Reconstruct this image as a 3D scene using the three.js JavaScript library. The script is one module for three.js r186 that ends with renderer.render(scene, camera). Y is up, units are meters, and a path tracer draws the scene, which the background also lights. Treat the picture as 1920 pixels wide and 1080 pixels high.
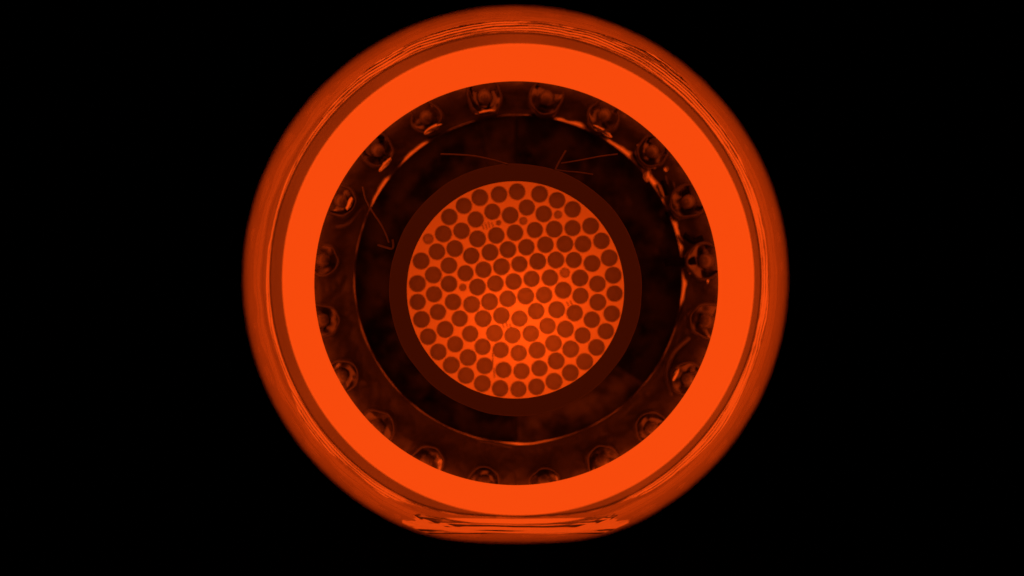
import * as THREE from 'three';
import { mergeGeometries } from 'three/addons/utils/BufferGeometryUtils.js';
import { RectAreaLightUniformsLib } from 'three/addons/lights/RectAreaLightUniformsLib.js';
import { ImprovedNoise } from 'three/addons/math/ImprovedNoise.js';

// ---------------------------------------------------------------- camera, background, exposure
const S = 1e-4;                       // one photograph pixel at the focus plane is 0.1 mm
const D = 5000;                       // camera to focus plane, in those units
const scene = new THREE.Scene();
scene.background = new THREE.Color(0x000000);
const camera = new THREE.PerspectiveCamera(2 * Math.atan(540 / D) * 180 / Math.PI, 16 / 9, 0.02, 10);
camera.position.set(0, 494 * S, D * S);
camera.focus = (D + 4) * S;
camera.userData.fStop = 2.3;
const renderer = new THREE.WebGLRenderer({ antialias: true });
renderer.toneMapping = THREE.LinearToneMapping;
renderer.toneMappingExposure = 1;
renderer.shadowMap.enabled = true;
RectAreaLightUniformsLib.init();

const GLOW = [0.92, 0.068, 0.004];  // the lamp's orange, linear

// ---------------------------------------------------------------- helpers
const CX = 966.5, BASE = 1034;        // lamp axis and flat foot in the photograph
const noise = new ImprovedNoise();
const N = (x, y, z = 0) => noise.noise(x, y, z);
let seed = 7;
const rnd = () => { seed = (seed + 0x6d2b79f5) | 0; let t = Math.imul(seed ^ (seed >>> 15), 1 | seed); t = (t + Math.imul(t ^ (t >>> 7), 61 | t)) ^ t; return ((t ^ (t >>> 14)) >>> 0) / 4294967296; };
const k = (z) => (D - z) / D;         // how much larger a thing at depth z is than it looks
const at = (px, py, z) => new THREE.Vector3((960 + (px - 960) * k(z) - CX) * S, (BASE - (540 + (py - 540) * k(z))) * S, z * S);
const sm = (a, b, x) => (a < b ? THREE.MathUtils.smoothstep(x, a, b) : 1 - THREE.MathUtils.smoothstep(x, b, a));
const TAU = Math.PI * 2;

// a surface from f(i, j) -> Vector3; rows i close round when closedU
function surf(nu, nv, f, closedU = true, closedV = false, flip = false) {
  const pos = [], uv = [], idx = [], cu = closedU ? nu : nu + 1, cv = closedV ? nv : nv + 1;
  for (let i = 0; i < cu; i++) for (let j = 0; j < cv; j++) { const p = f(i / nu, j / nv, j); pos.push(p.x, p.y, p.z); uv.push(p.x, p.y); }
  for (let i = 0; i < nu; i++) for (let j = 0; j < nv; j++) {
    const a = i * cv + j, b = ((i + 1) % cu) * cv + j, c = ((i + 1) % cu) * cv + (j + 1) % cv, d = i * cv + (j + 1) % cv;
    if (flip) idx.push(a, b, d, b, c, d); else idx.push(a, d, b, b, d, c);
  }
  const g = new THREE.BufferGeometry();
  g.setAttribute('position', new THREE.Float32BufferAttribute(pos, 3));
  g.setAttribute('uv', new THREE.Float32BufferAttribute(uv, 2));
  g.setIndex(idx); g.computeVertexNormals();
  return g;
}
// a ring swept round the lamp: profile points [radius, z] or (t) => [radius, z]; centre of each as seen in the photograph
function sweep(profile, cx, cy, n = 256, wobble) {
  return surf(n, profile.length - 1, (u, v, j) => {
    const th = u * TAU, [r, z] = profile[j], w = wobble ? wobble(th, j) : [0, 0];
    return at(cx + Math.cos(th) * (r + w[0]), cy - Math.sin(th) * (r + w[0]), z + w[1]);
  });
}
function add(name, geometry, material, parent) {
  const m = new THREE.Mesh(geometry, material); m.name = name; m.castShadow = m.receiveShadow = true; parent.add(m); return m;
}
const counts = {};
const numbered = (n) => { const c = counts[n] = (counts[n] ?? -1) + 1; return c ? n + '_' + String(c).padStart(3, '0') : n; };
const std = (o) => { const { rgb, e, ...rest } = o, m = new THREE.MeshPhysicalMaterial(rest); if (rgb) m.color.setRGB(...rgb); if (e) m.emissive.setRGB(...e); return m; };
function noiseTex(size, f, srgb) {
  const d = new Uint8Array(size * size * 4);
  for (let y = 0; y < size; y++) for (let x = 0; x < size; x++) { const v = Math.max(0, Math.min(255, f(x / size, y / size) * 255)); d.set([v, v, v, 255], (y * size + x) * 4); }
  const t = new THREE.DataTexture(d, size, size); t.wrapS = t.wrapT = THREE.RepeatWrapping; t.magFilter = THREE.LinearFilter; t.minFilter = THREE.LinearFilter; t.needsUpdate = true;
  t.repeat.set(9, 9);                 // uv is in metres on every swept surface, so one tile is 0.11 m
  return t;
}
const fbm = (x, y, s) => 0.55 * N(x, y, s) + 0.28 * N(x * 2.1, y * 2.1, s + 3) + 0.15 * N(x * 4.3, y * 4.3, s + 9);

// ---------------------------------------------------------------- setting: black surface and black background
const black = std({ rgb: [0.0006, 0.0006, 0.0006], roughness: 1, specularIntensity: 0 });
const table = add('table_top', new THREE.BoxGeometry(1.2, 0.02, 0.62), black, scene);
table.position.set(0, -0.01005, -0.09); table.userData.kind = 'structure';
const wall = add('backdrop', new THREE.BoxGeometry(1.6, 1.0, 0.02), black, scene);
wall.position.set(0, 0.4, -0.42); wall.userData.kind = 'structure';

// ---------------------------------------------------------------- the lamp
const lamp = new THREE.Group(); lamp.name = 'ring_lamp'; scene.add(lamp);
lamp.position.set((CX - 960) * S, 0, 0);
lamp.userData = { label: 'round clear glass lamp with glowing orange ring and flattened bottom', category: 'lamp' };

const M = {
  glass: std({ rgb: [1, 1, 1], transmission: 1, thickness: 0.005, ior: 1.49, roughness: 0.03 }),
  glow: std({ rgb: [0.25, 0.25, 0.25], e: GLOW, roughness: 0.6, specularIntensity: 0.2 }),
  side: std({ rgb: [0.6, 0.6, 0.6], e: [0.3, 0.0205, 0.0009], roughness: 0.9, specularIntensity: 0.2 }),  // emissive, for the added glow behind the glass
  thread: std({ rgb: [0.95, 0.95, 0.95], metalness: 0.85, roughness: 0.12 }),  // polished metal of the added streak and foot mirrors
  trim: std({ rgb: [0.42, 0.42, 0.42], roughness: 0.8, specularIntensity: 0.3 }),
  housing: std({ rgb: [0.02, 0.02, 0.02], roughness: 0.9, specularIntensity: 0.2 }),
  bezel: std({ rgb: [0.16, 0.16, 0.16], roughness: 1, specularIntensity: 1, clearcoat: 0.5, clearcoatRoughness: 0.25,
    roughnessMap: noiseTex(512, (x, y) => 0.42 + 0.9 * fbm(x * 30, y * 30, 1)), bumpMap: noiseTex(512, (x, y) => 0.5 + 0.6 * fbm(x * 22, y * 22, 5)), bumpScale: 0.0012 }),
  rim: std({ rgb: [0.92, 0.92, 0.92], metalness: 1, roughness: 0.22 }),
  led: std({ rgb: [0.25, 0.25, 0.25], roughness: 0.12, clearcoat: 0.6, clearcoatRoughness: 0.1 }),
  socket: std({ rgb: [0.2, 0.2, 0.2], metalness: 1, roughness: 0.17 }),
  collar: std({ rgb: [0.16, 0.16, 0.16], roughness: 0.35 }),
  floor: std({ vertexColors: true, roughness: 1, specularIntensity: 0.7,
    roughnessMap: noiseTex(512, (x, y) => 0.5 + 0.8 * fbm(x * 26, y * 26, 2)), bumpMap: noiseTex(512, (x, y) => 0.5 + 0.6 * fbm(x * 18, y * 18, 8)), bumpScale: 0.0008 }),
  sleeve: std({ rgb: [0.5, 0.5, 0.5], roughness: 0.75, specularIntensity: 0.4 }),
  sleeveSide: std({ rgb: [0.01, 0.01, 0.01], roughness: 0.8 }),
  disc: std({ rgb: [0.6, 0.6, 0.6], e: [0.56, 0.038, 0.0013], roughness: 1, transmission: 0.3, thickness: 0, specularIntensity: 0.2 }),
  solder: std({ rgb: [0.8, 0.8, 0.8], metalness: 1, roughness: 0.2 }),
  wire_streak: std({ rgb: [0.3, 0.3, 0.3], metalness: 0.4, roughness: 0.45 }),
  clip: std({ rgb: [0.008, 0.008, 0.008], roughness: 0.7, specularIntensity: 0.3 }),
  hair: std({ rgb: [0.55, 0.55, 0.55], roughness: 0.5 }),
};

// --- glass shell: one solid ring of glass, D-shaped because its foot is flattened
const CY = 522, RO = 511, FLAT = 500;
function outline(th) {                // outer curve: radius along th
  const s = -Math.sin(th), f = s > 0.3 ? FLAT / s : 1e4, p = 40;
  return Math.pow(Math.pow(RO, -p) + Math.pow(f, -p), -1 / p);
}
function offsetPoint(th, d, z) {
  const e = 1e-3, P = (t) => { const r = outline(t); return [Math.cos(t) * r, Math.sin(t) * r]; };
  const [x, y] = P(th), [xa, ya] = P(th - e), [xb, yb] = P(th + e), tx = xb - xa, ty = yb - ya, l = Math.hypot(tx, ty);
  return at(CX + x - ty / l * d, CY - (y + tx / l * d), z);
}
{
  const prof = [];                    // [inset from the outer wall, z]
  for (let i = 0; i <= 8; i++) prof.push([6 * Math.pow(i / 8 - 1, 2) , -230 + 110 * i / 8]);
  for (let i = 1; i <= 40; i++) { const a = i / 40 * Math.PI * 0.94, w = 23; prof.push([w - Math.cos(a) * w, -120 + Math.sin(a) * 100]); }
  for (let i = 1; i <= 8; i++) prof.push([46.5 + 1.5 * i / 8, -105 - 120 * i / 8]);
  const NP = prof.length;
  const g = surf(720, NP, (u, v, j) => {
    const th = u * TAU, [d, z] = prof[j % NP], c = Math.cos(th), s = Math.sin(th);
    const lip = sm(-115, -60, z), low = sm(-0.86, -0.97, s);
    const amp = lip * (0.35 + 0.9 * sm(0.55, 0.95, s) + 0.2 * low + 0.6 * Math.max(0, N(c * 6, s * 6, 4)));
    const slip = 2.2 * N(c * 2.5, s * 2.5, 11) + 1.2 * N(c * 9, s * 9, 2);
    const rip = amp * (Math.sin((d + slip) * 1.05) * 0.8 + Math.sin((d - slip) * 2.3 + 1) * 0.35);
    const wave = (d > 40 ? 1 : 0.35) * 1.6 * N(c * 14, s * 14, z / 60);
    const cloud = lip * 3.8 * N(c * 9 + d / 30, s * 9, d / 22) * (0.5 + 1.3 * sm(0.1, -0.9, c)) * (1 - 0.85 * sm(-0.84, -0.9, s));
    return offsetPoint(th, d + wave * (z > -200 ? 1 : 0), z + rip + cloud);
  }, true, true, true);
  add('glass_shell', g, M.glass, lamp);
}

// --- glowing ring: front plate with a rounded outer shoulder
{
  const prof = [];                    // t: 0 inner edge .. 1 outer edge
  prof.push([0, -36], [0, -1.5], [0.01, 0]);
  for (let i = 1; i <= 6; i++) prof.push([0.01 + 0.79 * i / 6, 0]);
  for (let i = 1; i <= 6; i++) { const a = i / 6 * 1.3; prof.push([0.8 + 0.145 * Math.sin(a), -8 * (1 - Math.cos(a))]); }
  prof.push([0.955, -14], [1, -61]);
  const g = surf(320, prof.length - 1, (u, v, j) => {
    const th = u * TAU, [t, z] = prof[j];
    const cx = 968 + 3.5 * t, cy = 531 - 7 * t, r = 379 + 63.5 * t;
    return at(cx + Math.cos(th) * r, cy - Math.sin(th) * r, z);
  });
  add('light_ring', g, M.glow, lamp);
}
// --- the shelf between ring and glass
const follow = (prof) => surf(400, prof.length - 1, (u, v, j) => {   // inset > 0: from the glass outline; r < 0: circle about the ring
  const th = u * TAU, [d, z] = prof[j];
  return d > 0 ? offsetPoint(th, d, z) : at(971 + Math.cos(th) * -d, 524 - Math.sin(th) * -d, z);
});
add('trim_band', follow([[-425, -61.5], [-440, -61.5], [60, -60], [53, -58], [50.2, -56], [49.8, -70]]), M.trim, lamp);
add('added_side_glow', follow([[50, -70.5], [49, -76], [45, -82], [45, -222], [44, -225], [4, -225]]), M.side, lamp);  // added glowing wall behind the glass, brightens its outer band
{ // added ridged mirror between trim and glass: imitates the ring's streaked reflections in glass
  const g = surf(900, 44, (u, v, j) => {
    const th = u * TAU, c = Math.cos(th), s = Math.sin(th);
    const top = sm(0.5, 0.95, s), low = sm(-0.85, -0.9, s), wide = (6 + 17 * top + 7 * sm(0.2, 0.8, c) + 4 * N(c * 3, s * 3, 5)) * (1 - 0.6 * low);
    const deg = u * 360, x = (wide + 14 * Math.exp(-(((deg - 217) / 11) ** 2)) + 8 * Math.exp(-(((deg - 55) / 7) ** 2)) + 6 * Math.exp(-(((deg - 33) / 6) ** 2)) + 5 * Math.exp(-(((deg - 322) / 9) ** 2)) + 9 * Math.exp(-(((deg - 239) / 6) ** 2))) * v, slip = 3.4 * N(c * 2.2, s * 2.2, 21) + 1.8 * N(c * 7, s * 7, 3) + 0.5 * N(c * 30, s * 30, 9);
    const t = x + slip, amp = 0.6 + 0.25 * top + 0.6 * N(c * 5, s * 5, x / 9);
    const rip = amp * (Math.sin(t * 1.25) * 0.9 + Math.sin(t * 2.9 + slip * 2) * 0.25);
    return offsetPoint(th, 49.5 - x, -43 - 15 * low + x * 0.82 + rip + (v === 0 ? -8 : 0));
  });
  add('streak_mirror', g, M.thread, lamp);
  // added mirror strip across the flat foot, for the ring's reflection in the base
  const strip = surf(500, 30, (u, v) => {
    const X = 212 * (2 * u - 1), y0 = 973 - 3 * Math.abs(2 * u - 1), y1 = Math.max(y0 + 2, Math.min(1001, 520 + Math.sqrt(507 * 507 - X * X))), y = y0 + (y1 - y0) * v;
    const t = (y - y0) + 3.6 * N(X / 130, 3, 1) + 0.6 * N(X / 45, 7, 4), rip = (0.28 + 0.3 * N(X / 120, y / 14, 8)) * (1 - 0.75 * (2 * u - 1) ** 2) * Math.sin(t * 0.95) ;
    return at(CX + X, y, -43 + (y - y0) * 0.72 + rip);
  }, false);
  add('foot_mirror', strip, M.thread, lamp);
}
add('housing', sweep([[446, -70], [440, -225], [300, -232], [120, -232], [1, -232]], 968.5, 523, 200), M.housing, lamp);

// --- bezel behind the ring with its twenty round leds
const bz = (r) => -52 - 34 * Math.pow(sm(400, 312, r), 1.4);
{
  const prof = [[404, -15], [404, -46]]; for (let i = 0; i <= 24; i++) { const r = 402 - 94 * i / 24; prof.push([r, bz(r)]); }
  prof.push([306, -92], [306, -150]);
  const g = surf(420, prof.length - 1, (u, v, j) => {
    const th = u * TAU, [r, z] = prof[j], t = sm(390, 308, r), c = Math.cos(th), s = Math.sin(th);
    const lump = z > -89 && j > 2 ? 7 * fbm(c * r / 38, s * r / 38, 3) * sm(313, 332, r) : 0;
    return at(967 + 5 * t + c * r, 538 - 15 * t - s * r, z + lump);
  }, true, false, true);
  add('bezel', g, M.bezel, lamp);
}
{
  const profile = (pts) => new THREE.LatheGeometry(pts.map(([r, z]) => new THREE.Vector2(r * S, z * S)), 40).rotateX(Math.PI / 2);
  const bent = (g, q) => { g = g.clone(); const p = g.attributes.position; for (let i = 0; i < p.count; i++) { const x = p.getX(i) / S, y = p.getY(i) / S, f = 1 + 0.16 * N(x / 26 + q * 5, y / 26, q); p.setXYZ(i, x * f * S, y * f * S, p.getZ(i) + 1.5 * S * N(x / 17, y / 17 + q * 3, q)); } g.computeVertexNormals(); return g; };
  const three = (g) => [bent(g, 1), bent(g, 2), bent(g, 3)];
  const collarG = three(profile([[30.5, 7], [31.5, 9], [33, 9.6], [34.6, 8.6], [35.6, 5], [36.5, -8]]));
  const cupP = []; for (let i = 0; i <= 12; i++) { const x = i / 12; cupP.push([14 + 16.8 * x, 16.8 * (0.12 * x + 0.29 * x * x) - 1]); }
  const ringG = three(profile(cupP));
  const domeP = []; for (let i = 0; i <= 10; i++) { const a = i / 10 * Math.PI / 2; domeP.push([Math.max(0.01, Math.sin(a) * 14.5), 3 + Math.cos(a) * 14]); } domeP.push([14.8, -4]);
  const domeG = profile(domeP);
  for (let i = 0; i < 20; i++) {
    const th = (8.9 + 18 * i) * Math.PI / 180 + (rnd() - 0.5) * 0.014, r = 365 + (rnd() - 0.5) * 4, z = bz(r) + 3;
    const led = add('led', domeG, M.led, lamp), sc = 0.82 + 0.18 * rnd();
    led.position.copy(at(965 + Math.cos(th) * r, 543 - Math.sin(th) * r, z)); 
    led.scale.set(sc, sc * (1.0 + 0.2 * rnd()), 1);
    led.rotation.set((rnd() - 0.5) * 0.2 - Math.sin(th) * 0.06, (rnd() - 0.5) * 0.2 + Math.cos(th) * 0.06, th - Math.PI / 2, 'XYZ');
    add('led_collar', collarG[i % 3], M.collar, led); add('led_socket', ringG[i % 3], M.socket, led);
  }
}
// --- bright metal lip at the inner edge of the bezel; its tilt and width change round the lamp
{
  const g = surf(420, 6, (u, v, j) => {
    const deg = u * 360, th = u * TAU, c = Math.cos(th), s = Math.sin(th);
    const hot = Math.max(sm(-18, -2, deg) * sm(92, 70, deg), sm(342, 358, deg), sm(112, 125, deg) * sm(165, 150, deg) * 0.7);
    const fat = Math.exp(-(((deg - 40) / 9) ** 2)), foot = Math.exp(-(((deg - 274) / 7) ** 2));
    const w = Math.max(0.4, 2.2 + 6.5 * hot * (0.8 + 1.1 * N(c * 8, s * 8, 1)) + 2.5 * hot * N(c * 22, s * 22, 3) + 6 * fat + 2.5 * foot + 2.6 * N(c * 5, s * 5, 6) * (1 - hot));
    const t = v, r = 307 + w * t, z = -64 - w * (0.85 - 0.37 * Math.max(hot, foot) + 0.035 * N(c * 6, s * 6, 2)) * t + 0.05 * w * Math.sin(t * Math.PI);
    return at(972 + c * r, 523 - s * r, z);
  });
  add('bezel_lip', g, M.rim, lamp);
}
// --- dark floor of the well in two halves, a paler plate for the lit sector, with a seam above and below
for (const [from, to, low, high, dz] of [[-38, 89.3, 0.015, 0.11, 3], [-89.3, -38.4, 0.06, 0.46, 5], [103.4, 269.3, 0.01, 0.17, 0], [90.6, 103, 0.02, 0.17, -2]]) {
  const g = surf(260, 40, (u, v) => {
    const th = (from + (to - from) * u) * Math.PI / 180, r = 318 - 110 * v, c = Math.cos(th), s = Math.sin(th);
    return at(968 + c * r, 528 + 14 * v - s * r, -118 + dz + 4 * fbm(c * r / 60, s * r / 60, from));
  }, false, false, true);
  const p = g.attributes.position, col = [];   // mottled smudges; the lower right plate has its lit look in the colour
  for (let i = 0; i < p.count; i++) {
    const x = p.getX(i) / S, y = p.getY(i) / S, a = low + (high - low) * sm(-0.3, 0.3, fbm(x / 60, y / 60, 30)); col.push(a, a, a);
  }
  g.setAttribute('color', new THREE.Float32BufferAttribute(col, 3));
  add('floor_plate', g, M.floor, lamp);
}
// --- sleeve round the core
{
  const prof = [[204, -67], [204, -1.2], [205.5, 0], [236, 0], [236.8, -0.8]];
  add('core_sleeve', sweep(prof, 966.5, 543.5, 240, (th, j) => [j > 2 ? 1.6 * N(Math.cos(th) * 4, Math.sin(th) * 4, 3) : 0, 0]), M.sleeve, lamp);
  add('sleeve_wall', sweep([[236.8, -0.9], [235, -3], [234, -128]], 966.5, 543.5, 200), M.sleeveSide, lamp);
}
// --- the core: a glowing disc with dark round rods packed before it
const bundle = add('light_disc', new THREE.CircleGeometry(205 * S * k(-64), 96), M.disc, lamp);
bundle.position.copy(at(966.5, 544, -64));
{
  const rows = [                      // [x, y] of the rods, in quarter pixels of the photograph
    [690, 270, 828, 248, 958, 228, 1120, 245, 1246, 290, 1358, 355, 575, 330, 470, 410, 660, 428, 780, 372, 908, 398, 1028, 342, 1150, 388],
    [427, 532, 558, 510, 673, 568, 808, 543, 943, 523, 1086, 504, 1226, 498, 1358, 490, 1488, 475],
    [381, 660, 510, 638, 628, 690, 763, 665, 892, 645, 1025, 628, 1162, 610, 1302, 605, 1433, 605, 1566, 582],
    [267, 727, 467, 760, 586, 815, 716, 790, 846, 768, 975, 750, 1107, 730, 1238, 720, 1367, 720, 1498, 745, 1622, 705],
    [355, 828, 240, 890, 468, 892, 673, 915, 802, 890, 933, 875, 1062, 856, 1195, 848, 1411, 850, 1537, 892, 1650, 830],
    [360, 967, 242, 1022, 497, 1022, 630, 1040, 760, 1020, 890, 1000, 1020, 980, 1153, 972, 1290, 938, 1415, 978, 1540, 1024, 1660, 962],
    [388, 1095, 545, 1142, 713, 1142, 845, 1120, 975, 1142, 1095, 1088, 1243, 1078, 1373, 1102, 1497, 1150, 1640, 1107],
    [270, 1148, 440, 1220, 620, 1252, 796, 1247, 925, 1263, 1057, 1250, 1177, 1195, 1306, 1218, 1430, 1263, 1597, 1233],
    [318, 1272, 512, 1327, 710, 1345, 840, 1368, 970, 1390, 1102, 1370, 1220, 1320, 1345, 1362, 1530, 1350],
    [391, 1382, 605, 1423, 725, 1482, 860, 1512, 990, 1520, 1120, 1500, 1240, 1447, 1445, 1452],
    [484, 1477, 590, 1552, 708, 1610, 836, 1645, 968, 1650, 1098, 1633, 1224, 1595, 1342, 1532],
  ];
  const small = [[825, 452, 20], [1003, 438, 31], [1253, 393, 31], [318, 568, 40], [567, 918, 28], [1302, 812, 38]];
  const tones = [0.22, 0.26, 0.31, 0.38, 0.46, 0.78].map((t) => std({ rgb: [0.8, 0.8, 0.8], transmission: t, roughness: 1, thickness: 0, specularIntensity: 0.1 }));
  const capOf = (r) => { const R = r * S, pts = [[0.001 * R, 10.5 * S], [R - 0.8 * S, 10.5 * S], [R - 0.2 * S, 10.2 * S], [R, 9.4 * S], [R, 0]]; return new THREE.LatheGeometry(pts.map((p) => new THREE.Vector2(...p)), 28).rotateX(Math.PI / 2); };
  const rodG = [15.5, 15.8, 16.1].map((r) => capOf(r * k(-54))), smallG = new Map();
  const put = (x, y, r) => {
    const px = 720 + x / 3.84, py = 300 + y / 3.84, p = at(px, py, -54), q = at(966.5, 544, -64);
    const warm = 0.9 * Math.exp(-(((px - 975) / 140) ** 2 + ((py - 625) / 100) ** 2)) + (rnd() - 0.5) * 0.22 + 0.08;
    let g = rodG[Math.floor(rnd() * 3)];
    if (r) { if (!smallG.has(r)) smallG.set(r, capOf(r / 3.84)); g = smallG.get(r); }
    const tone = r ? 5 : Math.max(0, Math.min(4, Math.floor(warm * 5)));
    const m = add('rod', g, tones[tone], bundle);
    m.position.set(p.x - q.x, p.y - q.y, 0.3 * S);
  };
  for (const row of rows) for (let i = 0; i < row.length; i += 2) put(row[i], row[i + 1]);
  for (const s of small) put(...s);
  const dim = std({ rgb: [0.1, 0.1, 0.1], roughness: 0.7 });   // hair-thin threads between the rods
  for (const [x, y, dx, dy] of [[903, 420, 4, 10], [909, 418, 4, 12], [915, 416, 3, 11], [921, 417, 4, 9], [941, 606, 4, 9], [948, 604, 4, 10], [955, 607, 3, 8], [1062, 566, 4, 8], [1069, 564, 4, 10], [924, 661, 0, 24], [926, 690, 1, 18]]) {
    const q = at(966.5, 544, -64), m = [[x, y], [x + dx * 0.7, y + dy * 0.5], [x + dx, y + dy]].map(([a, b]) => at(a, b, -61).sub(q));
    add('thread', new THREE.TubeGeometry(new THREE.CatmullRomCurve3(m), 8, 0.9 * S, 6), dim, bundle);
  }
}
// --- solder blobs and wires, some added for glints, and dark notch pieces at the bezel's inner edge
const tube = (pts, r, z, n = 40) => {
  const c = new THREE.CatmullRomCurve3(pts.map(([x, y, dz = 0]) => at(x, y, z + dz)));
  return new THREE.TubeGeometry(c, n, r * S, 8);
};
for (const [x, y, a, b, turn] of [[811, 241, 19, 7, null], [722, 309, 17, 6, null], [655, 382, 13, 6, null], [1130, 246, 20, 7, null], [910, 210, 20, 4, null], [1267, 703, 13, 5, null], [1225, 300, 17, 9, 0.9], [1213, 322, 20, 8, 0.9], [1224, 291, 8, 5, 0.3], [1249, 317, 6, 5, 0], [1265, 386, 8, 6, 0.5], [1276, 404, 8, 8, 0], [1295, 480, 6, 5, 0], [1297, 503, 12, 9, 0.7], [1323, 498, 6, 8, 0.2], [1305, 600, 8, 12, 0], [1328, 526, 5, 5, 0], [1199, 275, 5, 6, 0]]) {  // blobs with null turn are added to mirror the ring as led highlights
  const g = new THREE.SphereGeometry(1, 20, 14), p = g.attributes.position;
  for (let i = 0; i < p.count; i++) { const v = new THREE.Vector3().fromBufferAttribute(p, i); v.multiplyScalar(1 + 0.22 * N(v.x * 1.8 + x, v.y * 1.8 + y, v.z * 1.8)); p.setXYZ(i, v.x * a * S, v.y * b * S, v.z * Math.min(a, b) * 0.3 * S); }
  g.computeVertexNormals();
  const m = add('solder_glint_blob', g, M.solder, lamp), th = Math.atan2(540 - y, x - 966);
  m.position.copy(at(x, y, turn === null ? -46 : -62)); m.setRotationFromEuler(new THREE.Euler(-Math.sin(th) * 0.4, Math.cos(th) * 0.4, turn === null ? th + Math.PI / 2 : turn + 0.6, 'XYZ'));
}
for (const [pts, r] of [
  [[[1292, 632], [1262, 662], [1251, 695], [1256, 726], [1266, 762]], 5.5], [[[1233, 770], [1204, 776], [1196, 806], [1199, 830]], 2.6],
  [[[596, 402], [622, 424], [652, 420], [676, 392]], 5], [[[1248, 330], [1252, 356], [1248, 385]], 1.8], [[[1262, 340], [1270, 372], [1274, 392]], 1.8],  // first tube stands for a lit swirl on the bezel
  [[[872, 812], [905, 826], [960, 838]], 2.4], [[[1270, 350], [1300, 352], [1312, 372], [1300, 398]], 3],  // first tube stands for the bright line of the lip
]) add('wire_streak', tube(pts, r, -70), M.wire_streak, lamp);
for (const q of [[[1252, 396], [1256, 406]], [[1242, 338], [1248, 352], [1252, 366]], [[1282, 440], [1300, 452], [1318, 446]]]) add('clip', tube(q, 6, -54, 12), M.clip, lamp);  // dark tubes laid over the lip and bezel as dark breaks
add('clip', tube([[1246, 492], [1262, 490], [1285, 492], [1304, 488]], 9, -58), M.clip, lamp);
// --- stray fibres caught on the sleeve
const fibre = (pts, r, label) => {
  const m = add(numbered('stray_fibre'), tube(pts, r, 2), M.hair, scene);
  m.position.copy(lamp.position); m.userData = { label, category: 'fibre', group: 'stray fibres round the core' };
};
fibre([[826, 289], [858, 290], [892, 293], [925, 300], [952, 308]], 1.5, 'long curved fibre at the upper left of the dark sleeve round the core');
fibre([[1061, 282], [1054, 294], [1046, 308], [1041, 318]], 1.7, 'short straight fibre standing steeply on the top edge of the dark sleeve');
fibre([[1158, 289], [1126, 293], [1090, 300], [1052, 306]], 1.3, 'long faint fibre running right from the short steep fibre to the bezel');
fibre([[1042, 318], [1062, 321], [1085, 323], [1112, 327]], 1.2, 'thin fibre lying almost level below the other two at upper right');
fibre([[680, 350], [686, 374], [698, 396], [714, 420], [724, 440], [729, 455]], 1.6, 'long bent fibre at the upper left crossing the bezel lip');
fibre([[736, 449], [737.5, 459], [736.5, 465], [734, 466.5], [724, 464], [708, 459]], 2, 'small hooked fibre on the left edge of the dark sleeve');
// --- added front fill, the light behind the disc, and the ring's own light
for (const x of [-0.3, 0.3]) {         // weak soft fill added out of view, either side of the camera
  const l = new THREE.RectAreaLight(new THREE.Color().setRGB(1, 0.076, 0.0045), 0.65, 0.3, 0.4);
  l.name = 'front_fill'; l.position.set(x, 0.15, 0.6); l.lookAt(0, 0.05, 0); scene.add(l);
}
{
  const l = new THREE.PointLight(new THREE.Color().setRGB(1, 0.074, 0.0035), 0.0028);
  l.name = 'light_disc_bulb'; l.position.copy(at(980, 600, -205)); l.shadow.radius = 0.15; lamp.add(l);
}
for (let i = 0; i < 12; i++) {
  const th = i / 12 * TAU, l = new THREE.PointLight(new THREE.Color().setRGB(1, 0.076, 0.0045), 0.00004);
  l.name = 'light_ring_glow'; l.position.copy(at(970 + Math.cos(th) * 411, 528 - Math.sin(th) * 411, -20)); l.shadow.radius = 0.1; lamp.add(l);
}

// ---------------------------------------------------------------- render
renderer.render(scene, camera);
